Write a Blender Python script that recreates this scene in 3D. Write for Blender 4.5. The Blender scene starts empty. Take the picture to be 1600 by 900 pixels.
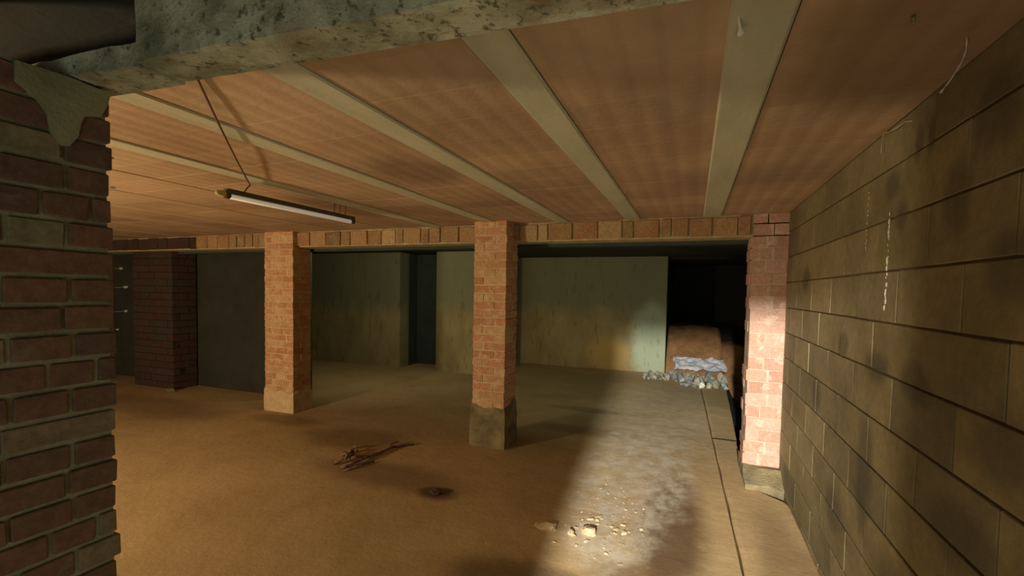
import bpy, bmesh, math, random
from mathutils import Vector, Matrix, noise
random.seed(7)
rnd = random.uniform
C = bpy.context.scene.collection
scene = bpy.context.scene

# ------------------------------------------------------------------ camera
YAW, PITCH, ROLL = math.radians(21.4), math.radians(2.5), math.radians(1.0)
CAM = Vector((0, 0, 1.54))
F = Vector((-math.sin(YAW)*math.cos(PITCH), math.cos(YAW)*math.cos(PITCH), -math.sin(PITCH)))
R0 = Vector((math.cos(YAW), math.sin(YAW), 0)); U0 = R0.cross(F)
RR = R0*math.cos(ROLL) + U0*math.sin(ROLL); UU = RR.cross(F)
cd = bpy.data.cameras.new('camera'); cam = bpy.data.objects.new('camera', cd); C.objects.link(cam)
m = Matrix((RR, UU, -F)).transposed().to_4x4(); m.translation = CAM
cam.matrix_world = m
cd.sensor_width = 36; cd.lens = 720/1600*36; cd.shift_y = 35/1600; cd.clip_start = 0.02
scene.camera = cam

# ------------------------------------------------------------------ world, lights, exposure
w = bpy.data.worlds.new('world'); scene.world = w; w.use_nodes = True
w.node_tree.nodes['Background'].inputs[0].default_value = (.55, .62, .6, 1)
w.node_tree.nodes['Background'].inputs[1].default_value = .25

def light(name, kind, loc, power, col, radius=.1, target=None, size=None, spot=None, blend=.5, spread=None):
    l = bpy.data.lights.new(name, kind); l.energy = power; l.color = col
    if kind == 'AREA':
        l.shape = 'RECTANGLE'; l.size, l.size_y = size
        if spread: l.spread = math.radians(spread)
    else: l.shadow_soft_size = radius
    if spot: l.spot_size = math.radians(spot); l.spot_blend = blend
    o = bpy.data.objects.new(name, l); C.objects.link(o); o.location = loc
    if target: o.rotation_euler = (Vector(target)-Vector(loc)).to_track_quat('-Z', 'Y').to_euler()
    return o
# warm work lamp standing out of sight behind the left pier
light('warm_lamp', 'POINT', (-4.62, -.6, 1.05), 310, (1, .74, .43), .14)
# daylight falling through the narrow doorway behind the camera
light('doorway_daylight', 'SPOT', (-.12, -5, 2.6), 5600, (1, .93, .80), .09, target=(0, 3, .9), spot=30, blend=.2)
# soft fill light added to brighten the near room, no real source
light('near_room_fill', 'AREA', (-.1, -1.25, .75), 8, (.93, 1, .80), target=(-.6, 1.2, 1.9), size=(.9, 1.2))
# two weak fill lights added in the rear room, hidden behind the lintel
light('rear_room_fill', 'AREA', (-1.2, 5.2, 2.12), 6.5, (.86, 1, .70), target=(-1.6, 8.6, .7), size=(2.6, .2))
light('rear_left_fill', 'AREA', (-4.3, 5.2, 2.12), 10, (1, .85, .5), target=(-5.8, 7.6, 1.1), size=(.8, .2))

vs = scene.view_settings
vs.view_transform = 'Standard'; vs.look = 'None'; vs.gamma = 1; vs.use_curve_mapping = False
vs.exposure = 0.35

# ------------------------------------------------------------------ material helpers
class NT:
    def __init__(s, name):
        s.m = bpy.data.materials.new(name); s.m.use_nodes = True
        s.t = s.m.node_tree; s.b = s.t.nodes['Principled BSDF']
        g = s.t.nodes.new('ShaderNodeNewGeometry'); s.pos = g.outputs['Position']
        o = s.t.nodes.new('ShaderNodeObjectInfo'); s.rand = o.outputs['Random']
    def lk(s, a, b): s.t.links.new(a, b)
    def setin(s, sock, v):
        if hasattr(v, 'is_linked') or isinstance(v, bpy.types.NodeSocket): s.lk(v, sock)
        else: sock.default_value = v
    def math(s, op, a, b=0.0, c=None, clamp=False):
        n = s.t.nodes.new('ShaderNodeMath'); n.operation = op; n.use_clamp = clamp
        s.setin(n.inputs[0], a); s.setin(n.inputs[1], b)
        if c is not None: s.setin(n.inputs[2], c)
        return n.outputs[0]
    def noise(s, scale, detail=4, rough=.6, vec=None, stretch=None, dist=0):
        n = s.t.nodes.new('ShaderNodeTexNoise'); n.inputs['Scale'].default_value = scale
        n.inputs['Detail'].default_value = detail; n.inputs['Roughness'].default_value = rough
        n.inputs['Distortion'].default_value = dist
        v = vec or s.pos
        if stretch:
            k = s.t.nodes.new('ShaderNodeVectorMath'); k.operation = 'MULTIPLY'
            s.lk(v, k.inputs[0]); k.inputs[1].default_value = stretch; v = k.outputs[0]
        s.lk(v, n.inputs['Vector']); return n.outputs['Fac']
    def ramp(s, fac, stops):
        n = s.t.nodes.new('ShaderNodeValToRGB'); s.lk(fac, n.inputs[0]); e = n.color_ramp.elements
        while len(e) < len(stops): e.new(.5)
        for i, (p, c) in enumerate(stops):
            e[i].position = p; e[i].color = (c, c, c, 1) if isinstance(c, (int, float)) else (*c, 1)
        return n.outputs[0]
    def mix(s, f, a, b, mode='MIX'):
        n = s.t.nodes.new('ShaderNodeMix'); n.data_type = 'RGBA'; n.blend_type = mode
        s.setin(n.inputs[0], f)
        for i, v in ((6, a), (7, b)):
            if isinstance(v, tuple): n.inputs[i].default_value = (*v[:3], 1)
            else: s.lk(v, n.inputs[i])
        return n.outputs[2]
    def bump(s, h, strength=.5, dist=.01):
        n = s.t.nodes.new('ShaderNodeBump'); n.inputs['Strength'].default_value = strength
        n.inputs['Distance'].default_value = dist; s.lk(h, n.inputs['Height']); s.lk(n.outputs[0], s.b.inputs['Normal'])
    def spot(s, c, r, soft=.5, warp=.25, wscale=6):
        """a soft-edged stain, its rim broken up by noise; c, r: 3D centre and radii"""
        a = s.t.nodes.new('ShaderNodeVectorMath'); a.operation = 'SUBTRACT'; s.lk(s.pos, a.inputs[0]); a.inputs[1].default_value = c
        d = s.t.nodes.new('ShaderNodeVectorMath'); d.operation = 'DIVIDE'; s.lk(a.outputs[0], d.inputs[0]); d.inputs[1].default_value = r
        l = s.t.nodes.new('ShaderNodeVectorMath'); l.operation = 'LENGTH'; s.lk(d.outputs[0], l.inputs[0])
        if not hasattr(s, '_wn') : s._wn = {}
        if wscale not in s._wn: s._wn[wscale] = s.noise(wscale, 4)
        wn = s.math('MULTIPLY_ADD', s._wn[wscale], warp*2, -warp)
        v = s.math('ADD', l.outputs['Value'], wn)
        n = s.t.nodes.new('ShaderNodeMapRange'); n.interpolation_type = 'SMOOTHSTEP'
        s.lk(v, n.inputs['Value']); n.inputs['From Min'].default_value = 1+soft/2; n.inputs['From Max'].default_value = 1-soft/2
        return n.outputs[0]
    def fin(s, col, rough=.9, spec=.3):
        if isinstance(col, tuple): s.b.inputs['Base Color'].default_value = (*col, 1)
        else: s.lk(col, s.b.inputs['Base Color'])
        s.setin(s.b.inputs['Roughness'], rough); s.b.inputs['Specular IOR Level'].default_value = spec
        return s.m

def brick_mat(name, stops, smear, amount=.5, scale=9, rough=.92, dark=.55, bumpd=.006):
    """colour by piece at random, grain, and mortar smeared over part of it"""
    n = NT(name); base = n.ramp(n.rand, stops)
    g = n.noise(scale*5, 5, .65); base = n.mix(1, base, n.ramp(g, [(.25, dark), (.7, 1.15)]), 'MULTIPLY')
    sm = n.ramp(n.noise(scale, 5, .6, dist=.6), [(.62-.25*amount, 0), (.78-.2*amount, 1)])
    col = n.mix(n.math('MULTIPLY', sm, .85), base, smear)
    n.bump(n.noise(scale*8, 5), .5, bumpd)
    return n.fin(col, rough)
def plain_mat(name, a, b, scale=6, rough=.9, bumps=.4, bumpd=.006, lo=.35, hi=.65, spec=.3, stretch=None):
    n = NT(name); f = n.noise(scale, 6, .62, stretch=stretch)
    col = n.mix(n.ramp(f, [(lo, 0), (hi, 1)]), a, b)
    n.bump(n.noise(scale*9, 5), bumps, bumpd)
    return n.fin(col, rough, spec)

M = {}
M['pier_brick'] = brick_mat('pier_brick', [(0, (.135, .085, .06)), (.35, (.17, .095, .065)), (.6, (.115, .075, .055)), (.78, (.19, .15, .095)), (1, (.20, .18, .11))], (.20, .17, .11), .05, 7)
M['pier_mortar'] = plain_mat('pier_mortar', (.27, .27, .18), (.18, .18, .12), 10, bumps=.8)
M['green_smear'] = plain_mat('green_smear', (.19, .21, .12), (.26, .26, .17), 9, bumps=.7)
M['red_brick'] = brick_mat('red_brick', [(0, (.46, .23, .13)), (.4, (.56, .29, .17)), (.7, (.52, .31, .18)), (1, (.60, .40, .24))], (.60, .47, .29), .55, 14)
M['tan_mortar'] = plain_mat('tan_mortar', (.64, .50, .31), (.50, .37, .22), 12, bumps=.8)
M['pink_brick'] = brick_mat('pink_brick', [(0, (.40, .23, .17)), (.5, (.53, .35, .28)), (1, (.47, .29, .21))], (.66, .54, .44), .3, 11, dark=.75)
M['pink_mortar'] = plain_mat('pink_mortar', (.46, .37, .29), (.56, .47, .38), 12)
M['shaded_brick'] = brick_mat('shaded_brick', [(0, (.05, .03, .025)), (.5, (.07, .035, .03)), (1, (.05, .045, .035))], (.06, .05, .04), .3, 9)  # shade put into the brick colour, for the far-left pillar and lintel end
M['render_coat'] = plain_mat('render_coat', (.30, .25, .14), (.14, .12, .07), 7, bumps=1, bumpd=.012)
M['lintel_brick'] = brick_mat('lintel_brick', [(0, (.36, .20, .10)), (.35, (.30, .21, .11)), (.65, (.42, .27, .14)), (.85, (.22, .13, .07)), (1, (.48, .36, .2))], (.34, .27, .15), .5, 8)
M['lintel_mortar'] = plain_mat('lintel_mortar', (.52, .43, .27), (.34, .27, .15), 12)
M['dark_concrete'] = plain_mat('dark_concrete', (.042, .044, .036), (.030, .032, .027), 3)  # on the left rear partition this tone stands in for shade
M['void_dark'] = plain_mat('void_dark', (.015, .014, .012), (.02, .018, .014), 3)  # near-black in place of the darkness in the dug-out and beam notch
M['soil'] = plain_mat('soil', (.42, .22, .09), (.22, .13, .06), 5, bumps=1, bumpd=.03)
M['rubble'] = brick_mat('rubble', [(0, (.30, .28, .22)), (.3, (.38, .41, .40)), (.5, (.16, .19, .20)), (.7, (.30, .27, .19)), (1, (.50, .48, .38))], (.5, .48, .40), .3, 14)
M['sheet'] = plain_mat('plastic_sheet', (.42, .44, .52), (.55, .56, .62), 8, rough=.45, spec=.5)
M['twig'] = plain_mat('twig', (.10, .05, .035), (.30, .18, .13), 22)
M['clod'] = brick_mat('clod', [(0, (.42, .30, .16)), (.5, (.62, .52, .34)), (1, (.55, .42, .26))], (.7, .62, .44), .5, 16)
M['dark_clod'] = plain_mat('dark_clod', (.06, .04, .03), (.10, .07, .045), 20)
M['cable'] = NT('cable').fin((.16, .09, .05), .6)
M['housing'] = plain_mat('housing', (.10, .09, .05), (.07, .06, .035), 12, rough=.5, bumps=.05)
M['cap'] = plain_mat('end_cap', (.46, .40, .17), (.38, .32, .12), 20, rough=.5, bumps=.05)
n = NT('tube_glass'); n.b.inputs['Emission Color'].default_value = (1, .86, .66, 1); n.b.inputs['Emission Strength'].default_value = .16  # weak emission added to brighten the tube, which is off
M['tube'] = n.fin((.85, .80, .70), .35)
M['white'] = plain_mat('white_plaster', (.80, .80, .72), (.6, .6, .52), 40)
M['web'] = NT('cobweb').fin((.45, .42, .33), .8)
M['pale_green'] = plain_mat('pale_green_plaster', (.40, .46, .34), (.26, .33, .24), 5)

# ceiling tiles: hollow clay pans with shallow flutes that run along the joists
n = NT('clay_tile')
base = n.ramp(n.rand, [(0, (.40, .275, .18)), (.4, (.45, .315, .205)), (.75, (.44, .32, .215)), (1, (.38, .26, .17))])
flute = n.t.nodes.new('ShaderNodeTexWave'); flute.bands_direction = 'X'; flute.inputs['Scale'].default_value = 3.1
flute.inputs['Distortion'].default_value = .25; flute.inputs['Detail Scale'].default_value = 1; n.lk(n.pos, flute.inputs['Vector'])
base = n.mix(1, base, n.ramp(flute.outputs['Fac'], [(0, .92), (.3, 1.0)]), 'MULTIPLY')
base = n.mix(1, base, n.ramp(n.noise(1.6, 5, .6, stretch=(1, .8, 1)), [(.3, .72), (.6, 1.08)]), 'MULTIPLY')
dark_patch = n.spot((-2.75, 3.0, 2.2), (.16, .5, .3), .9)  # dark brown patches on some of the tiles
dark_patch2 = n.spot((-1.45, 2.25, 2.2), (.22, .30, .3), 1)
dark_patch3 = n.spot((.55, 1.5, 2.2), (.30, .55, .3), .9)
base = n.mix(n.math('MULTIPLY', n.math('MAXIMUM', n.math('MAXIMUM', dark_patch, dark_patch2), dark_patch3), .55), base, (.12, .06, .035))
n.bump(n.math('ADD', flute.outputs['Fac'], n.noise(40, 4)), .35, .006)
M['clay_tile'] = n.fin(base, .85)
M['joist'] = plain_mat('joist_concrete', (.52, .52, .40), (.42, .42, .32), 3, bumps=.3, stretch=(3, .5, 1))

M['stained_joist'] = plain_mat('stained_joist', (.47, .34, .22), (.40, .29, .19), 3, bumps=.3, stretch=(3, .5, 1))
# front beam: greenish concrete, pitted, with red clay showing through in places
n = NT('beam_concrete')
c = n.mix(n.ramp(n.noise(5, 6, .65), [(.38, 0), (.58, 1)]), (.22, .24, .165), (.54, .56, .43))
c = n.mix(n.ramp(n.noise(3.1, 3, .5, dist=.4), [(.55, 0), (.63, .8)]), c, (.22, .13, .08))
c = n.mix(n.ramp(n.noise(34, 4, .7), [(.56, 0), (.64, .85)]), c, (.09, .09, .06))
n.bump(n.math('ADD', n.noise(34, 5, .7), n.noise(8, 4)), 1, .012)
M['beam'] = n.fin(c, .92)

# concrete blocks of the right wall
n = NT('concrete_block')
c = n.ramp(n.rand, [(0, (.20, .175, .10)), (.3, (.27, .23, .125)), (.55, (.215, .19, .11)), (.8, (.31, .26, .15)), (1, (.17, .155, .10))])
c = n.mix(1, c, n.ramp(n.noise(2.2, 4, .6), [(.3, .65), (.65, 1.15)]), 'MULTIPLY')
c = n.mix(1, c, n.ramp(n.noise(26, 5, .7), [(.3, .8), (.7, 1.1)]), 'MULTIPLY')
st = None
for (y, z, ry, rz) in [(1.99, 2.06, .03, .06), (1.90, 2.07, .025, .06), (2.20, 1.97, .07, .055), (1.72, 1.83, .07, .11), (2.1, 1.84, .05, .05),
                       (2.72, 1.30, .09, .06), (2.28, 1.25, .12, .06), (1.92, 1.25, .12, .07), (1.45, 1.17, .12, .09), (1.62, .88, .18, .10),
                       (2.35, .80, .09, .26), (2.0, .48, .18, .10), (1.42, 1.62, .14, .09), (3.6, 1.65, .10, .08), (3.2, .95, .10, .10),
                       (1.55, 2.02, .10, .10), (1.30, .75, .16, .2), (2.75, .45, .14, .10)]:
    s = n.spot((.7, y, z), (.4, ry, rz), .9, .3, 9); st = s if st is None else n.math('MAXIMUM', st, s)
c = n.mix(n.math('MULTIPLY', st, .55), c, (.055, .05, .04))
n.bump(n.noise(40, 6, .7), .5, .006)
M['block'] = n.fin(c, .9)
M['block_joint'] = plain_mat('block_joint', (.10, .075, .045), (.16, .12, .07), 10)

# earth-covered concrete floor
def floor_mat(name, pale):
    n = NT(name)
    c = n.mix(n.ramp(n.noise(1.3, 5, .6, dist=.5), [(.35, 0), (.65, 1)]), (.42, .30, .15), (.52, .38, .20))
    c = n.mix(1, c, n.ramp(n.noise(60, 4, .7), [(.3, .86), (.7, 1.08)]), 'MULTIPLY')
    damp_shade = None  # moist patches, plus floor shadows painted in as dark spots
    for (x, y, rx, ry, f) in [(-1.76, 2.99, .16, .11, .9), (-2.3, 3.12, .65, .22, .55), (-3.2, 3.75, .55, .3, .55), (-4.3, 3.95, .45, .18, .5), (-1.1, 5.0, .5, .16, .4),
                           (-.08, 3.15, .20, .85, .85), (-.15, 2.4, .3, .3, .6), (-.80, 2.2, .42, .22, .7), (-1.2, 5.9, .5, .12, .45), (-6.4, 3.7, 1.2, .35, .45), (.55, 2.7, .14, .9, .5)]:
        s = n.math('MULTIPLY', n.spot((x, y, 0), (rx, ry, .3), .9, .3, 3), f); damp_shade = s if damp_shade is None else n.math('MAXIMUM', damp_shade, s)
    c = n.mix(damp_shade, c, (.10, .055, .025))
    p = n.math('MAXIMUM', n.math('MAXIMUM', n.spot((-.42, 4.2, 0), (.46, 1.3, .3), .5, .4, 5), n.math('MULTIPLY', n.spot((-.35, 6.3, 0), (.75, 1.9, .3), .8, .3, 2), .45)), n.spot((-.45, 2.95, 0), (.26, .45, .3), .6, .4, 12))  # pale plaster residue; the daylight strip is also painted in as paler floor
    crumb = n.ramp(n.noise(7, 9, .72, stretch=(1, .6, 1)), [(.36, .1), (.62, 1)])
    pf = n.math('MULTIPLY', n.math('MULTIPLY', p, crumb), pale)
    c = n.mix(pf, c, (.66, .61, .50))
    rough = n.math('MULTIPLY_ADD', p, -.30, .72)
    h = n.math('ADD', n.noise(9, 6, .62), n.math('MULTIPLY', n.math('MULTIPLY', crumb, p), .25))
    n.bump(h, .4, .014)
    return n.fin(c, rough, .4)
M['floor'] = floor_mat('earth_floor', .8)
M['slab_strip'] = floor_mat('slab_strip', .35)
n = NT('olive_wall')
c = n.mix(n.ramp(n.noise(2.2, 6, .6, stretch=(1, 1, .5)), [(.35, 0), (.62, 1)]), (.22, .18, .085), (.33, .28, .15))
sp = n.t.nodes.new('ShaderNodeSeparateXYZ'); n.lk(n.pos, sp.inputs[0])
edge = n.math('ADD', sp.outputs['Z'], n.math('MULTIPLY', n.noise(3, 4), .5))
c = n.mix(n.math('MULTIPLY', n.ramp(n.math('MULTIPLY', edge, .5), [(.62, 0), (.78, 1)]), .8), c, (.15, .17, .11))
c = n.mix(n.spot((-1.55, 9.2, .30), (.40, .5, .34), .9), c, (.48, .34, .13))  # warm glow low on the rear wall, painted as an ochre patch
c = n.mix(n.math('MULTIPLY', n.spot((-.72, 9.2, .55), (.36, .5, .80), .7, .45, 2.3), .8), c, (.36, .44, .34))  # pale greenish patch of light painted into the wall colour
c = n.mix(n.ramp(n.noise(11, 4, .6, stretch=(1, 1, .25)), [(.58, 0), (.68, .5)]), c, (.10, .09, .05))
n.bump(n.noise(20, 5), .6, .01)
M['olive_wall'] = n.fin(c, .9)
M['teal_dark'] = plain_mat('teal_dark', (.035, .055, .05), (.05, .07, .06), 4)

# ------------------------------------------------------------------ mesh helpers
def link(name, me, mat, parent=None, loc=(0, 0, 0)):
    o = bpy.data.objects.new(name, me); C.objects.link(o)
    if mat and not me.materials: me.materials.append(mat)
    if parent: o.parent = parent
    o.location = loc; return o
def tag(o, label, cat, group=None):
    o['label'] = label; o['category'] = cat
    if group: o['group'] = group
    return o
def empty(name, loc, label=None, cat=None, group=None):
    o = bpy.data.objects.new(name, None); C.objects.link(o); o.location = loc; o.empty_display_size = .1
    if label: tag(o, label, cat, group)
    return o
def struct(o): o['kind'] = 'structure'; return o
def from_bm(bm, name='mesh', smooth=False):
    bmesh.ops.recalc_face_normals(bm, faces=bm.faces)
    me = bpy.data.meshes.new(name); bm.to_mesh(me); bm.free()
    if smooth:
        for p in me.polygons: p.use_smooth = True
    return me
def box_bm(x0, x1, y0, y1, z0, z1, bm=None):
    bm = bm or bmesh.new()
    v = [bm.verts.new((x, y, z)) for x in (x0, x1) for y in (y0, y1) for z in (z0, z1)]
    for f in ((0, 1, 3, 2), (4, 6, 7, 5), (0, 4, 5, 1), (2, 3, 7, 6), (0, 2, 6, 4), (1, 5, 7, 3)): bm.faces.new([v[i] for i in f])
    return bm
def box(name, x0, x1, y0, y1, z0, z1, mat, parent=None):
    off = parent.location if parent else Vector((0, 0, 0))
    c = Vector(((x0+x1)/2, (y0+y1)/2, z0)); o = link(name, from_bm(box_bm(x0-c.x, x1-c.x, y0-c.y, y1-c.y, 0, z1-z0)), mat, parent, c-off)
    return o
CACHE = {}
def brick_mesh(dx, dy, dz, mat, bev=.004, jit=.0018):
    var = random.randrange(3); key = (round(dx/.005), round(dy/.005), round(dz/.004), mat.name, var)
    if key not in CACHE:
        dx, dy, dz = round(dx/.005)*.005, round(dy/.005)*.005, round(dz/.004)*.004
        bm = box_bm(-dx/2, dx/2, -dy/2, dy/2, -dz/2, dz/2)
        for v in bm.verts: v.co += Vector((rnd(-jit, jit), rnd(-jit, jit), rnd(-jit, jit)))
        bmesh.ops.bevel(bm, geom=bm.edges[:], offset=bev, segments=1, affect='EDGES')
        CACHE[key] = from_bm(bm, 'brick_mesh'); CACHE[key].materials.append(mat)
    return CACHE[key]
def brick(name, parent, c, d, mat, bev=.004, jit=.0018, rz=0):
    off = parent.location if parent else Vector((0, 0, 0))
    o = link(name, brick_mesh(*d, mat, bev, jit), None, parent, Vector(c)-off)
    if rz: o.rotation_euler.z = rz
    return o
def tube(name, pts, r, mat, parent=None, seg=6, radii=None):
    bm = bmesh.new(); off = parent.location if parent else Vector((0, 0, 0)); rings = []
    pts = [Vector(p)-off for p in pts]
    for i, p in enumerate(pts):
        d = (pts[min(i+1, len(pts)-1)]-pts[max(i-1, 0)]).normalized()
        a = d.cross(Vector((0.3, .2, 1))).normalized(); b = d.cross(a)
        rr = radii[i] if radii else r
        rings.append([bm.verts.new(p+(a*math.cos(t)+b*math.sin(t))*rr) for t in [2*math.pi*k/seg for k in range(seg)]])
    for q in range(len(rings)-1):
        for k in range(seg): bm.faces.new((rings[q][k], rings[q][(k+1) % seg], rings[q+1][(k+1) % seg], rings[q+1][k]))
    bm.faces.new(rings[0][::-1]); bm.faces.new(rings[-1])
    return link(name, from_bm(bm, name, True), mat, parent)
def rock_mesh(r, mat, seed, flat=.6, sub=2, rough=.35):
    bm = bmesh.new(); bmesh.ops.create_icosphere(bm, subdivisions=sub, radius=r)
    s = Vector((seed*3.1, seed*1.7, seed))
    for v in bm.verts:
        d = v.co.normalized(); k = 1+rough*noise.noise(d*1.3+s)*1.6+rough*.4*noise.noise(d*4+s)
        v.co = d*r*k; v.co.z *= flat
    me = from_bm(bm, 'rock'); me.materials.append(mat); return me

# ------------------------------------------------------------------ structure: floor
CEIL = 2.20
def crack_x(y): return .301-.0267*(y-2.757)
def relief(x, y):
    h = .012*noise.noise(Vector((x*.8, y*.8, 0)))+.003*noise.noise(Vector((x*4, y*4, 3)))
    if -1 < x < .15 and 2.3 < y < 6: h += .004*noise.noise(Vector((x*18, y*18, 9)))
    for cx_, cy_, a, s in ((-.55, 2.95, .012, .16), (-.8, 2.78, .010, .10), (-2.7, 3.4, .012, .25)):
        h += a*math.exp(-((x-cx_)**2+(y-cy_)**2)/(2*s*s))
    return h
def floor_grid(name, xa, xb, y0, y1, nx, ny, mat, lift=0):
    vs_, fs = [], []
    for j in range(ny+1):
        y = y0+(y1-y0)*j/ny; a, b = xa(y), xb(y)
        for i in range(nx+1):
            t = i/nx; x = b+(a-b)*(1-t)**1.5
            vs_.append((x, y, relief(x, y)+lift))
    W = nx+1
    for j in range(ny):
        for i in range(nx): fs.append((j*W+i, j*W+i+1, (j+1)*W+i+1, (j+1)*W+i))
    # skirt along the right-hand edge so the joint has depth
    k = len(vs_)
    for j in range(ny+1): x, y, z = vs_[j*W+nx]; vs_.append((x, y, z-.08))
    for j in range(ny): fs.append((j*W+nx, k+j, k+j+1, (j+1)*W+nx))
    k = len(vs_)
    for j in range(ny+1): x, y, z = vs_[j*W]; vs_.append((x, y, z-.08))
    for j in range(ny): fs.append((j*W, (j+1)*W, k+j+1, k+j))
    me = bpy.data.meshes.new(name); me.from_pydata(vs_, [], fs)
    for p in me.polygons: p.use_smooth = p.index < nx*ny
    return struct(link(name, me, mat))
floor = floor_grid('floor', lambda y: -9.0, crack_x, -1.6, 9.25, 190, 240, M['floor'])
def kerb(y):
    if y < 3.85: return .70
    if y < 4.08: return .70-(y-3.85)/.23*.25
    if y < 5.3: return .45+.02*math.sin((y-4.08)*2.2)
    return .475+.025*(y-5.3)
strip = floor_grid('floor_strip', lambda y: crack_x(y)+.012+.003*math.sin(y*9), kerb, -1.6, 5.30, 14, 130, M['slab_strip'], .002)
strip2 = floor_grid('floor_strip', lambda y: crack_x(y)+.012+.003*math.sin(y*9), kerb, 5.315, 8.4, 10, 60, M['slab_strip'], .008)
sub = struct(box('floor_bed', -9, .62, -1.6, 9.3, -.2, -.07, M['void_dark']))

# ------------------------------------------------------------------ structure: ceiling (joists and clay tiles are its pieces)
ceiling = struct(box('ceiling', -9.1, 2.3, -1.6, 9.3, CEIL+.03, CEIL+.15, M['dark_concrete']))
ceiling.location.z = CEIL+.03
JX = [.13, -.52, -1.17, -1.85, -2.53, -3.2, -3.87, -4.54, -5.21, -5.88, -6.55, -7.22, -7.89, -8.56]
for i, x in enumerate(JX):
    me = bmesh.new(); hw = .066 if i else .072
    prof = [(-hw, .0), (-hw, .055), (hw, .055), (hw, .0), (hw-.008, -.006), (-hw+.008, -.006)]
    ra = [me.verts.new((px, -1.64, pz)) for px, pz in prof]; rb = [me.verts.new((px, 1.75, pz)) for px, pz in prof]
    for k in range(6): me.faces.new((ra[k], ra[(k+1) % 6], rb[(k+1) % 6], rb[k]))
    me.faces.new(ra[::-1]); me.faces.new(rb)
    j = link('joist', from_bm(me), M['joist'] if x > -2.6 else M['stained_joist'], ceiling); j.location = Vector((x, 2.5, CEIL-.006+(.004 if x < -2.6 else 0)))-ceiling.location
edges = [.70+.066]+JX
for i in range(len(edges)-1):
    a = edges[i]-.066-.004; b = edges[i+1]+.066+.004+(.006 if i == 0 else 0)
    y = .87+rnd(-.02, .02)
    while y < 4.25:
        L = .25
        brick('clay_tile', ceiling, ((a+b)/2, y+L/2, CEIL+.012+rnd(-.0008, .0008)), (a-b-.002, L-.002, .03), M['clay_tile'], .0012, .0004)
        y += L
# near-room slab over the camera
struct(box('ceiling_near', -9.1, 1.0, -1.6, .62, CEIL+.16, CEIL+.3, M['dark_concrete']))

# ------------------------------------------------------------------ structure: right wall of concrete blocks
wall_right = struct(box('wall_right', .709, .90, -1.6, 4.50, -.1, CEIL+.04, M['block_joint']))
z = -.16; k = 0
while z < CEIL:
    h = .2; top = min(z+h, CEIL+.02); y = -.10-(.22 if k % 2 else 0)
    while y < 4.49:
        L = .44; y1 = min(y+L, 4.49)
        if y1-y > .06:
            brick('block', wall_right, (.7+.05+rnd(-.001, .0015), (y+y1)/2, (z+top)/2), (.10, y1-y-.006, top-z-.009), M['block'], .003, .0012)
        y += L
    z += h; k += 1
# row of mortar drips that ran down the blocks
for (y, za, zb) in [(2.20, 1.49, 1.86), (2.45, 1.72, 1.99)]:
    bm = bmesh.new(); zz = zb
    while zz > za:
        r = rnd(.003, .008) if y < 2.3 else rnd(.002, .004)
        mm = Matrix.Translation((.698, y+rnd(-.006, .006)+(zb-zz)*.02, zz)) @ Matrix.Diagonal((.5, .8, 1.6, 1))
        bmesh.ops.create_icosphere(bm, subdivisions=1, radius=r, matrix=mm); zz -= rnd(.008, .03)
    d = link('mortar_drip', from_bm(bm), M['white'], wall_right); d.location = -wall_right.location; d['label'] = 'white mortar dribble down the block wall'
# narrow bed joint band along the ceiling
# ------------------------------------------------------------------ structure: other walls
struct(box('wall_back', -9.1, -.385, -1.75, -1.6, -.1, CEIL+.3, M['block_joint']))
struct(box('wall_back', .24, 1.0, -1.75, -1.6, -.1, CEIL+.3, M['block_joint']))
struct(box('wall_back', -.385, .24, -1.75, -1.6, 2.17, CEIL+.3, M['block_joint']))
struct(box('wall_left', -9.25, -9.1, -1.75, 9.4, -.1, CEIL+.3, M['block_joint']))
struct(box('wall_shade', -9.1, -4.93, 4.78, 4.95, -.1, CEIL+.05, M['dark_concrete']))  # added where the left side goes dark; its colour stands in for shade
# rear wall on the left, with a dark recess
struct(box('wall_far', -9.1, -5.27, 7.5, 7.8, -.1, CEIL+.05, M['olive_wall']))
struct(box('wall_far', -4.46, -3.6, 7.5, 7.8, -.1, CEIL+.05, M['olive_wall']))
struct(box('wall_far', -5.5, -4.2, 8.1, 8.3, -.1, CEIL+.05, M['teal_dark']))
struct(box('wall_far', -5.45, -5.27, 7.8, 8.1, -.1, CEIL+.05, M['teal_dark']))
struct(box('wall_far', -4.46, -4.3, 7.8, 8.1, -.1, CEIL+.05, M['teal_dark']))
struct(box('wall_far', -3.75, -3.6, 7.8, 9.2, -.1, CEIL+.05, M['olive_wall']))
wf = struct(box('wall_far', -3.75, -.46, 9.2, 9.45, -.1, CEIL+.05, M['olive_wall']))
# the dug-out side beyond the right pier, its darkness put into near-black colour
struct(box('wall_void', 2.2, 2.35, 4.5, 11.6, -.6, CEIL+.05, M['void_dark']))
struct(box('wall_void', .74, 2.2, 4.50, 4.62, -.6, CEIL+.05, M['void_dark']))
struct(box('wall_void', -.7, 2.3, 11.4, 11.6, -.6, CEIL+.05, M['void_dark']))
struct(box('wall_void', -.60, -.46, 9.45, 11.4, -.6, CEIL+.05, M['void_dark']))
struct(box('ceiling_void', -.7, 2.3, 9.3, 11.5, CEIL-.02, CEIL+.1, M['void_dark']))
struct(box('floor_void', -.7, 2.3, 4.5, 11.5, -.6, -.5, M['void_dark']))

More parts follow.
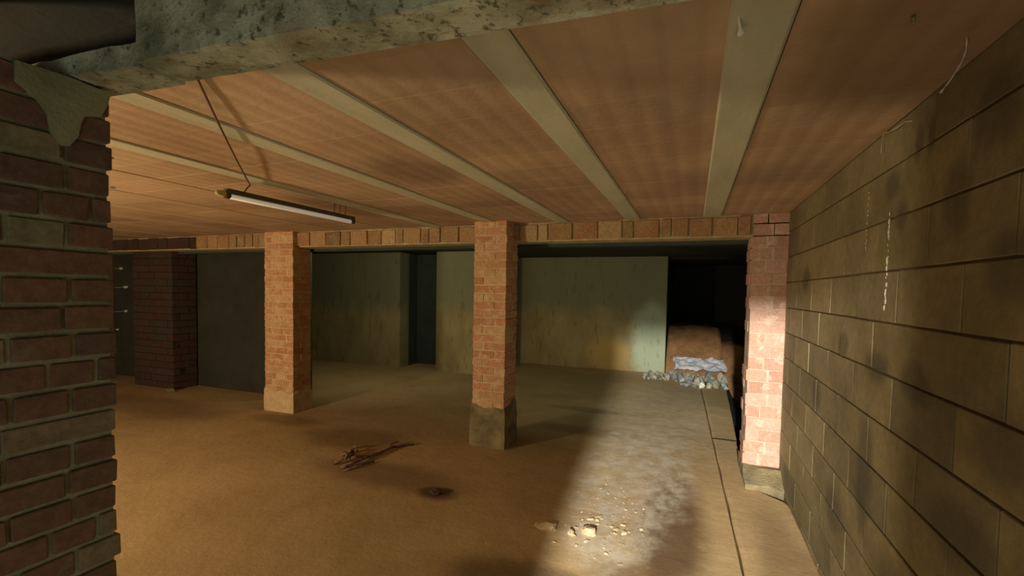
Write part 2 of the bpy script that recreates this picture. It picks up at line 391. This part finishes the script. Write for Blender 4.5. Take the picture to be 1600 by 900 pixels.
# ------------------------------------------------------------------ left pier (only its right-hand face is in view)
pier = empty('brick_pier', (-1.64, .55, 0), 'dark brown brick pier with thick greenish mortar close by at the left edge', 'pier')
box('mortar_core', -1.80, -1.509, .28, .782, 0, 2.062, M['pier_mortar'], pier)
CH = .0722; k = 0; z = 2.062-CH*28-.001
patterns = [[.10, .125, .25], [.115, .24, .12], [.10, .13, .24], [.24, .12, .12], [.105, .115, .11, .14], [.05, .10, .13, .2]]
while z < 2.05:
    e = .792+rnd(-.006, .006); pat = patterns[k % 6] if z < 1.85 else [.26, .22]
    y = e
    for L in pat:
        y0 = max(y-L, .285)
        if y-y0 > .03:
            brick('brick', pier, (-1.500-.14+rnd(-.003, .002), (y+y0)/2+.003, z+CH/2), (.28, y-y0-.010, CH-.012+rnd(-.001, .001)), M['pier_brick'], .003, .0015)
        y = y0
    z += CH; k += 1
# mortar smeared over the top courses and blobs squeezed out at the far corner
bm = bmesh.new()
outline = [(.60, 2.058), (.70, 2.06), (.785, 2.058), (.783, 2.02), (.765, 1.985), (.735, 1.975), (.722, 1.95), (.716, 1.915), (.70, 1.89), (.68, 1.885), (.662, 1.91), (.655, 1.955), (.635, 1.985), (.60, 2.01)]
cc = bm.verts.new((-1.490, .69, 2.0)); ring = [bm.verts.new((-1.4945, y+rnd(-.004, .004), z+rnd(-.004, .004))) for y, z in outline]; back = [bm.verts.new((-1.51, y, z)) for y, z in outline]
for i in range(len(ring)):
    j = (i+1) % len(ring); bm.faces.new((cc, ring[i], ring[j])); bm.faces.new((ring[i], back[i], back[j], ring[j]))
sm = link('mortar_smear', from_bm(bm), M['green_smear'], pier); sm.location = -pier.location; sm['label'] = 'greenish mortar smear'
for (y, z, r) in [(.795, 1.886, .004), (.797, 1.805, .004), (.812, 1.583, .0035), (.822, 1.530, .004), (.823, 1.462, .0035), (.80, 1.41, .003)]:
    o = link('mortar_blob', rock_mesh(r, M['white'], z*9, 1.0, 1), None, pier, Vector((-1.508, y, z))-pier.location); o.scale = (1, 1.6, 1)
for (y, z) in [(.812, 1.583), (.822, 1.530), (.823, 1.462)]:
    tube('mortar_snot', [(-1.51, .785, z-.002), (-1.508, y, z)], .0018, M['pier_mortar'], pier, 5)

# ------------------------------------------------------------------ front concrete beam
beam = empty('concrete_beam', (-.5, .8, 2.07), 'rough greenish grey concrete beam crossing overhead at the top left', 'beam')
def near(x): return .748+.067*(x+.9)
def far(x): return .867+.067*(x+.84)
def beam_mesh(x0, x1, z0, z1, n0=40, nz=6, ny=5, inset=0):
    bm = bmesh.new()
    prof = [(0, z1-(z1-z0)*i/nz) for i in range(nz)]+[(i/ny, z0) for i in range(ny+1)]+[(1, z0+(z1-z0)*(i+1)/nz) for i in range(nz)]
    rows = []
    for i in range(n0+1):
        x = x0+(x1-x0)*i/n0; a, b = near(x)+inset, far(x); row = []
        for t, zz in prof:
            p = Vector((x, a+(b-a)*t, zz)); nn = noise.noise(p*9)*.006+noise.noise(p*30)*.003
            p += Vector((0, (-nn if t == 0 else nn if t == 1 else 0), -nn if 0 < t < 1 else nn*.7))
            row.append(bm.verts.new(p-beam.location))
        rows.append(row)
    for i in range(n0):
        for k in range(len(prof)-1): bm.faces.new((rows[i][k], rows[i][k+1], rows[i+1][k+1], rows[i+1][k]))
    bm.faces.new(rows[0]); bm.faces.new(rows[-1][::-1])
    return from_bm(bm, 'beam', False)
link('beam_web', beam_mesh(-1.27, .72, 2.075, 2.42, 70, 10, 7), M['beam'], beam)
link('beam_end', beam_mesh(-2.6, -1.27, 2.068, 2.12, 30, 3, 5), M['beam'], beam)
box('notch_shade', -2.6, -1.27, .80, .84, 2.11, 2.42, M['void_dark'], beam)  # near-black back of the notch, painted in place of its shade
o = box('end_stub', -1.78, -1.56, .40, .56, 2.07, 2.42, M['green_smear'], beam)

# ------------------------------------------------------------------ brick pillars
def pillar(x0, x1, y0, y1, ztop, course, mat, mort, root, zbase=0, tooth=.004):
    box('mortar_core', x0+.010, x1-.010, y0+.010, y1-.010, zbase, ztop, mort, root)
    n_ = int(round((ztop-zbase)/course)); ch = (ztop-zbase)/n_; W, D = x1-x0, y1-y0; t = .115
    for i in range(n_):
        z = zbase+ch*(i+.5); h = ch-.010
        def q(xa, xb, ya, yb):
            brick('brick', root, ((xa+xb)/2+rnd(-tooth, tooth), (ya+yb)/2+rnd(-.003, .003), z), (xb-xa-.011, yb-ya-.011, h), mat, .003, .0015)
        if i % 2:      # front course stretches from the left corner
            s = W-t
            if s > .28: q(x0, x0+s/2, y0, y0+t); q(x0+s/2, x0+s, y0, y0+t)
            else: q(x0, x0+s, y0, y0+t)
            q(x1-t, x1, y0, y0+D-t); q(x0+t, x1, y1-t, y1); q(x0, x0+t, y0+t, y1)
        else:
            s = W-t
            q(x0, x0+t, y0, y0+D-t)
            if s > .28: q(x0+t, x0+t+s/2, y0, y0+t); q(x0+t+s/2, x1, y0, y0+t)
            else: q(x0+t, x1, y0, y0+t)
            q(x1-t, x1, y0+t, y1); q(x0, x1-t, y1-t, y1)
def coat(name, root, x0, x1, y0, y1, z0, ztops, th=.010, mat=None, label=None):
    """a rough skin of render round the foot of a pillar with an uneven upper edge"""
    bm = bmesh.new(); per = []
    N = 9
    for (ax, ay), (bx, by) in (((x0, y0), (x1, y0)), ((x1, y0), (x1, y1)), ((x1, y1), (x0, y1)), ((x0, y1), (x0, y0))):
        for i in range(N): t = i/N; per.append((ax+(bx-ax)*t, ay+(by-ay)*t))
    cx_, cy_ = (x0+x1)/2, (y0+y1)/2; rows = []
    L = 8
    for j in range(L+1):
        row = []
        for i, (x, y) in enumerate(per):
            zt = ztops+.07*noise.noise(Vector((x*7, y*7, 5)))
            z = z0+(zt-z0)*j/L; th_ = th*(1.2-.5*j/L) if j < L else -.004
            d = Vector((x-cx_, y-cy_)); k = (th_+.008*noise.noise(Vector((x*16, y*16, z*16))))/max(abs(d.x), abs(d.y), .01)
            row.append(bm.verts.new(Vector((x+d.x*k, y+d.y*k, z))-root.location))
        rows.append(row)
    n_ = len(per)
    for j in range(L):
        for i in range(n_): bm.faces.new((rows[j][i], rows[j][(i+1) % n_], rows[j+1][(i+1) % n_], rows[j+1][i]))
    o = link(name, from_bm(bm), mat or M['render_coat'], root)
    if label: o['label'] = label
    return o

P1 = empty('brick_pillar', (-4.68, 4.34, 0), 'left of the two free-standing brick pillars, orange lit front and dark right side', 'pillar')
pillar(-4.92, -4.45, 4.17, 4.46, CEIL+.02, .080, M['red_brick'], M['tan_mortar'], P1)
coat('render_coat', P1, -4.92, -4.45, 4.17, 4.46, -.01, .26, .006, M['tan_mortar'])
P2 = empty('brick_pillar', (-1.81, 4.2, 0), 'middle brick pillar with a grey render coat around its foot', 'pillar')
pillar(-2.0, -1.65, 4.05, 4.36, CEIL+.02, .080, M['red_brick'], M['tan_mortar'], P2)
coat('render_coat', P2, -2.0, -1.65, 4.05, 4.36, -.01, .42, .012, None, 'olive grey rough render coat')
P3 = empty('brick_pillar', (.57, 4.42, 0), 'pinkish brick pillar with a toothed edge against the block wall', 'pillar')
pillar(.435, .712, 4.26, 4.60, CEIL+.02, .098, M['pink_brick'], M['pink_mortar'], P3, .12, .012)
# its rough footing
bm = box_bm(.43, .715, 4.02, 4.62, -.5, .12); bmesh.ops.subdivide_edges(bm, edges=bm.edges[:], cuts=6, use_grid_fill=True)
for v in bm.verts:
    v.co += Vector((1, 1, 1))*0.02*noise.noise(v.co*9)
    if v.co.z > .05 and v.co.y < 4.2: v.co.z -= (4.2-v.co.y)*.45
    v.co -= P3.location
link('footing', from_bm(bm), M['render_coat'], P3)
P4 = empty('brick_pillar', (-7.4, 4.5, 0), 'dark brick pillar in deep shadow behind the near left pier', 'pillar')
pillar(-7.9, -7.0, 4.40, 4.76, 2.02, .10, M['shaded_brick'], M['void_dark'], P4)
link('brick', rock_mesh(.05, M['render_coat'], 4, .6), None, None, (-6.9, 4.30, .03)); o = bpy.context.scene.collection.objects[-1]
o.name = 'stone'; o.scale = (1.7, .8, 1); tag(o, 'small grey stone on the dark floor at the foot of the shadowed pillar', 'stone')

# ------------------------------------------------------------------ lintel that runs over the pillars
lint = empty('brick_lintel', (-3, 4.4, 2.02), 'long brown brick lintel running under the ceiling over the pillars', 'lintel')
box('mortar_core', -9.1, .72, 4.27, 4.50, 2.015, CEIL+.02, M['lintel_mortar'], lint)
x = .43
while x > -9:
    wv = random.choice([.10, .14, .19, .22, .24])
    cx_ = x-wv/2
    if not (-2.0 < cx_ < -1.65 or -4.92 < cx_ < -4.45):
        brick('brick', lint, (cx_, 4.30+rnd(-.004, .006), 2.105+rnd(-.004, .004)), (wv-.016, .10, .155), M['lintel_brick'] if x > -6.1 else M['shaded_brick'], .005, .004)
    x -= wv
# slightly lower dark teal strip behind the lintel
box('rear_edge', -9.1, .72, 4.50, 4.62, 1.985, CEIL+.02, M['teal_dark'], lint)

# ------------------------------------------------------------------ fluorescent tube light on its cable
tl = empty('tube_light', (-2.66, 2.6, 2.085), 'fluorescent tube light hanging under the ceiling at the left', 'light')
X0, Y0, Y1, Z0 = -2.66, 1.99, 3.12, 2.098
o = box('housing', X0-.022, X0+.022, Y0, Y1, Z0, Z0+.030, M['housing'], tl)
md = o.modifiers.new('bevel', 'BEVEL'); md.width = .004; md.segments = 2
tube('tube', [(X0, Y0+.02, Z0-.014), (X0, Y1-.035, Z0-.014)], .0155, M['tube'], tl, 14)
tube('lamp_holder', [(X0, Y0-.008, Z0-.008), (X0, Y0+.022, Z0-.008)], .023, M['housing'], tl, 12)
tube('lamp_holder', [(X0, Y1-.035, Z0-.008), (X0, Y1+.006, Z0-.008)], .020, M['housing'], tl, 12)
o = tube('end_cap', [(X0, Y0-.062, Z0-.006), (X0, Y0-.055, Z0-.006), (X0, Y0-.02, Z0-.006), (X0, Y0-.008, Z0-.006)], .02, M['cap'], tl, 12, [.006, .015, .019, .023]); o['label'] = 'yellowish end cap'
for yy in (2.87, 2.93, 2.99): tube('bracket', [(X0+.03, yy, Z0+.03), (X0+.034, yy, CEIL-.002)], .003, M['housing'], tl, 5)
tube('bracket', [(X0, 2.9, Z0+.028), (X0, 2.9, CEIL)], .004, M['housing'], tl, 5)
cb = []
for i in range(17):
    t = i/16; cb.append((-1.42+(X0+.09+1.42)*t, .96+(2.085-.96)*t, 2.190-(.030*t+.012*math.sin(math.pi*t))))
cb += [(X0+.02, 2.115, 2.150), (X0+.004, 2.12, 2.142), (X0, 2.12, 2.130)]
tag(tube('cable', cb, .0045, M['cable'], None, 6), 'thin brown cable drooping from the concrete beam to the tube light', 'cable')

# ------------------------------------------------------------------ small hanging things
o = tube('plaster_drip', [(.072, 1.19, 2.2), (.078, 1.22, 2.19), (.085, 1.255, 2.178), (.087, 1.262, 2.170), (.087, 1.262, 2.163)], .003, M['white'], None, 7, [.002, .003, .005, .012, .004])
tag(o, 'white plaster drip hanging from the wide joist at the top', 'plaster')
o = tube('plaster_drip', [(.455, 1.36, 2.2), (.456, 1.36, 2.185), (.456, 1.36, 2.172)], .003, M['render_coat'], None, 7, [.003, .005, .003])
tag(o, 'small grey plaster drip on the ceiling tiles right of the wide joist', 'plaster')
web = []
for i in range(14):
    t = i/13; web.append((.62+.02*math.sin(t*3), 1.52+.13*t, 2.195-.085*t+.012*math.sin(t*math.pi)))
o = tube('cobweb_strand', web, .0012, M['web'], None, 5, [.0012+.0008*(i % 3) for i in range(13)]+[.005]); tag(o, 'pale dusty cobweb strand hanging from the ceiling at the top right', 'cobweb')
web = [(.69-.01*math.sin(i), 2.30-.05*i, 2.185-.004*i+.006*math.sin(i*2)) for i in range(6)]
web = [(.69, 2.30, 2.12)]+web
o = tube('cobweb_strand', web, .0012, M['web'], None, 5, [.003]+[.0012+.001*(i % 2) for i in range(6)]); tag(o, 'dusty cobweb thread along the top of the block wall', 'cobweb')

# ------------------------------------------------------------------ debris: broken twig
tw = empty('broken_twig', (-2.65, 3.3, 0), 'broken dark twig with splintered end lying on the earthy floor', 'twig')
def T(name, pts, r): tube(name, [(x, y, z+relief(x, y)) for x, y, z in pts], r*1.5, M['twig'], tw, 6, [r*1.5*(1-.35*i/(len(pts)-1))*rnd(.85, 1.15) for i in range(len(pts))])
T('stem', [(-2.72, 3.05, .015), (-2.68, 3.15, .03), (-2.65, 3.28, .035), (-2.63, 3.45, .02), (-2.62, 3.62, .022), (-2.585, 3.74, .015), (-2.50, 3.80, .012)], .012)
T('stem', [(-2.78, 3.22, .03), (-2.72, 3.27, .035), (-2.66, 3.34, .026)], .010)
T('twig', [(-2.63, 3.60, .02), (-2.67, 3.68, .035), (-2.65, 3.76, .03)], .006)
T('twig', [(-2.90, 3.40, .01), (-2.86, 3.34, .05), (-2.83, 3.28, .04)], .011)
T('twig', [(-2.95, 3.36, .01), (-2.90, 3.27, .025), (-2.84, 3.25, .06), (-2.80, 3.20, .03)], .010)
T('twig', [(-2.86, 3.10, .01), (-2.80, 3.16, .04), (-2.76, 3.26, .05)], .009)
T('twig', [(-2.98, 3.50, .01), (-2.92, 3.47, .04), (-2.86, 3.42, .012)], .007)
T('splinter', [(-2.74, 3.12, .06), (-2.78, 3.20, .075), (-2.83, 3.30, .05)], .007)
T('splinter', [(-2.68, 3.02, .008), (-2.60, 3.14, .02), (-2.56, 3.28, .01)], .007)

# ------------------------------------------------------------------ clods and crumbs on the floor
def put_rock(name, x, y, r, mat, label, cat, group=None, flat=.5, sc=(1, 1, 1), z=None, rough=.35):
    o = link(name, rock_mesh(r, mat, x*5+y, flat, 2, rough), None, None, (x, y, (relief(x, y) if z is None else z)+r*flat*.45*sc[2]))
    o.scale = sc; o.rotation_euler.z = rnd(0, 3); tag(o, label, cat, group); return o
put_rock('earth_clod', -.83, 2.79, .048, M['clod'], 'tan earth clod on the floor, left of the pale pair of clods', 'clod', None, .55, (1.4, .8, 1))
put_rock('earth_clod', -.56, 2.85, .045, M['clod'], 'biggest pale yellowish clod in the bright strip of floor', 'clod', None, .6, (1.2, .9, 1))
put_rock('earth_clod', -.665, 2.79, .026, M['clod'], 'small pale clod close to the left of the biggest pale clod', 'clod', None, .6, (1.3, .8, 1))
put_rock('dark_clod', -1.76, 2.98, .042, M['dark_clod'], 'dark moist clod on the brown floor in front of the middle pillar', 'clod', None, .45, (1.5, .9, 1))
G = 'plaster crumbs on the bright strip of floor'
protos = [rock_mesh(.014, M['clod'], s, .45, 1, .4) for s in (1, 2, 3, 4)]
for i in range(90):
    x, y = random.gauss(-.47, .13), random.gauss(3.12, .28)
    if x > .1 or abs(x+.56) < .05 and abs(y-2.85) < .05: continue
    o = link('plaster_crumb', random.choice(protos), None, None, (x, y, relief(x, y)+.002)); s = rnd(.25, 1.2)*(1.1 if y < 3.1 else .7)
    o.scale = (s*rnd(.8, 1.8), s, s*.8); o.rotation_euler = (rnd(-.2, .2), rnd(-.2, .2), rnd(0, 6))
    tag(o, 'tiny pale plaster crumb scattered on the bright strip of floor', 'crumb', G)

# ------------------------------------------------------------------ rubble heap, soil bank and sheet at the rear right
bm = bmesh.new(); NX, NY = 30, 14; rows = []
for i in range(NX+1):
    row = []
    for j in range(NY+1):
        x = -.44+i/NX*1.5; y = 9.05+j/NY*1.7
        h = .88*min(1, max(0, (y-9.05)/.9))**.7*(1-.25*max(0, (x-.3)))+.06*noise.noise(Vector((x*4, y*4, 1)))
        row.append(bm.verts.new((x, y, h-.25 if x > .55 else h)))
    rows.append(row)
for i in range(NX):
    for j in range(NY): bm.faces.new((rows[i][j], rows[i+1][j], rows[i+1][j+1], rows[i][j+1]))
ext = bmesh.ops.extrude_face_region(bm, geom=bm.faces[:])
for v in ext['geom']:
    if isinstance(v, bmesh.types.BMVert): v.co.z = -.5
tag(link('soil_bank', from_bm(bm, 'bank', True), M['soil']), 'orange brown soil bank filling the opening in the rear wall', 'soil')
bm = bmesh.new(); rows = []
for i in range(25):
    row = []
    for j in range(11):
        u, v = i/24, j/10; x = -.28+.85*u+.03*math.sin(v*6); y = 8.62+.38*v
        z = .205+.16*v+.05*noise.noise(Vector((u*6, v*4, 2)))+.02*noise.noise(Vector((u*17, v*13, 4)))
        row.append(bm.verts.new((x, y, z)))
    rows.append(row)
for i in range(24):
    for j in range(10): bm.faces.new((rows[i][j], rows[i+1][j], rows[i+1][j+1], rows[i][j+1]))
o = link('plastic_sheet', from_bm(bm, 'sheet', False), M['sheet']); md = o.modifiers.new('t', 'SOLIDIFY'); md.thickness = .004
tag(o, 'crumpled pale bluish sheet lying on top of the rubble heap', 'sheet')
G = 'broken chunks of the rubble heap at the rear right'
protos = [rock_mesh(.075, M['rubble'], s+.3, .7, 1, .5) for s in range(6)]
done = []
for i in range(2500):
    x = rnd(-.80, .55); y = rnd(8.10 if x > -.15 else 8.45, 8.98); s_ = rnd(.45, 1.15)*(.6 if x < -.35 else 1)
    if any(math.hypot(x-a_, y-b_) < .080*(s_+c_) for a_, b_, c_ in done): continue
    if x > .08 and x < .29 and y < 8.24: continue
    done.append((x, y, s_)); k = 1+max(0, min(y, 8.75)-8.3)*1.3
    o = link('rubble_chunk', random.choice(protos), None, None, (x, y, .040*s_*k)); o.scale = (s_*rnd(.95, 1.15), s_*.95, s_*rnd(.95, 1.6)*k)
    o.rotation_euler = (rnd(-.25, .25), rnd(-.25, .25), rnd(0, 6))
    tag(o, 'grey broken chunk of masonry in the rubble heap at the rear right', 'rubble', G)
put_rock('rubble_chunk', .18, 8.12, .06, M['white'], 'white broken chunk at the front of the rubble heap by the floor crack', 'rubble', None, .9, (.7, .7, 1.2), 0)
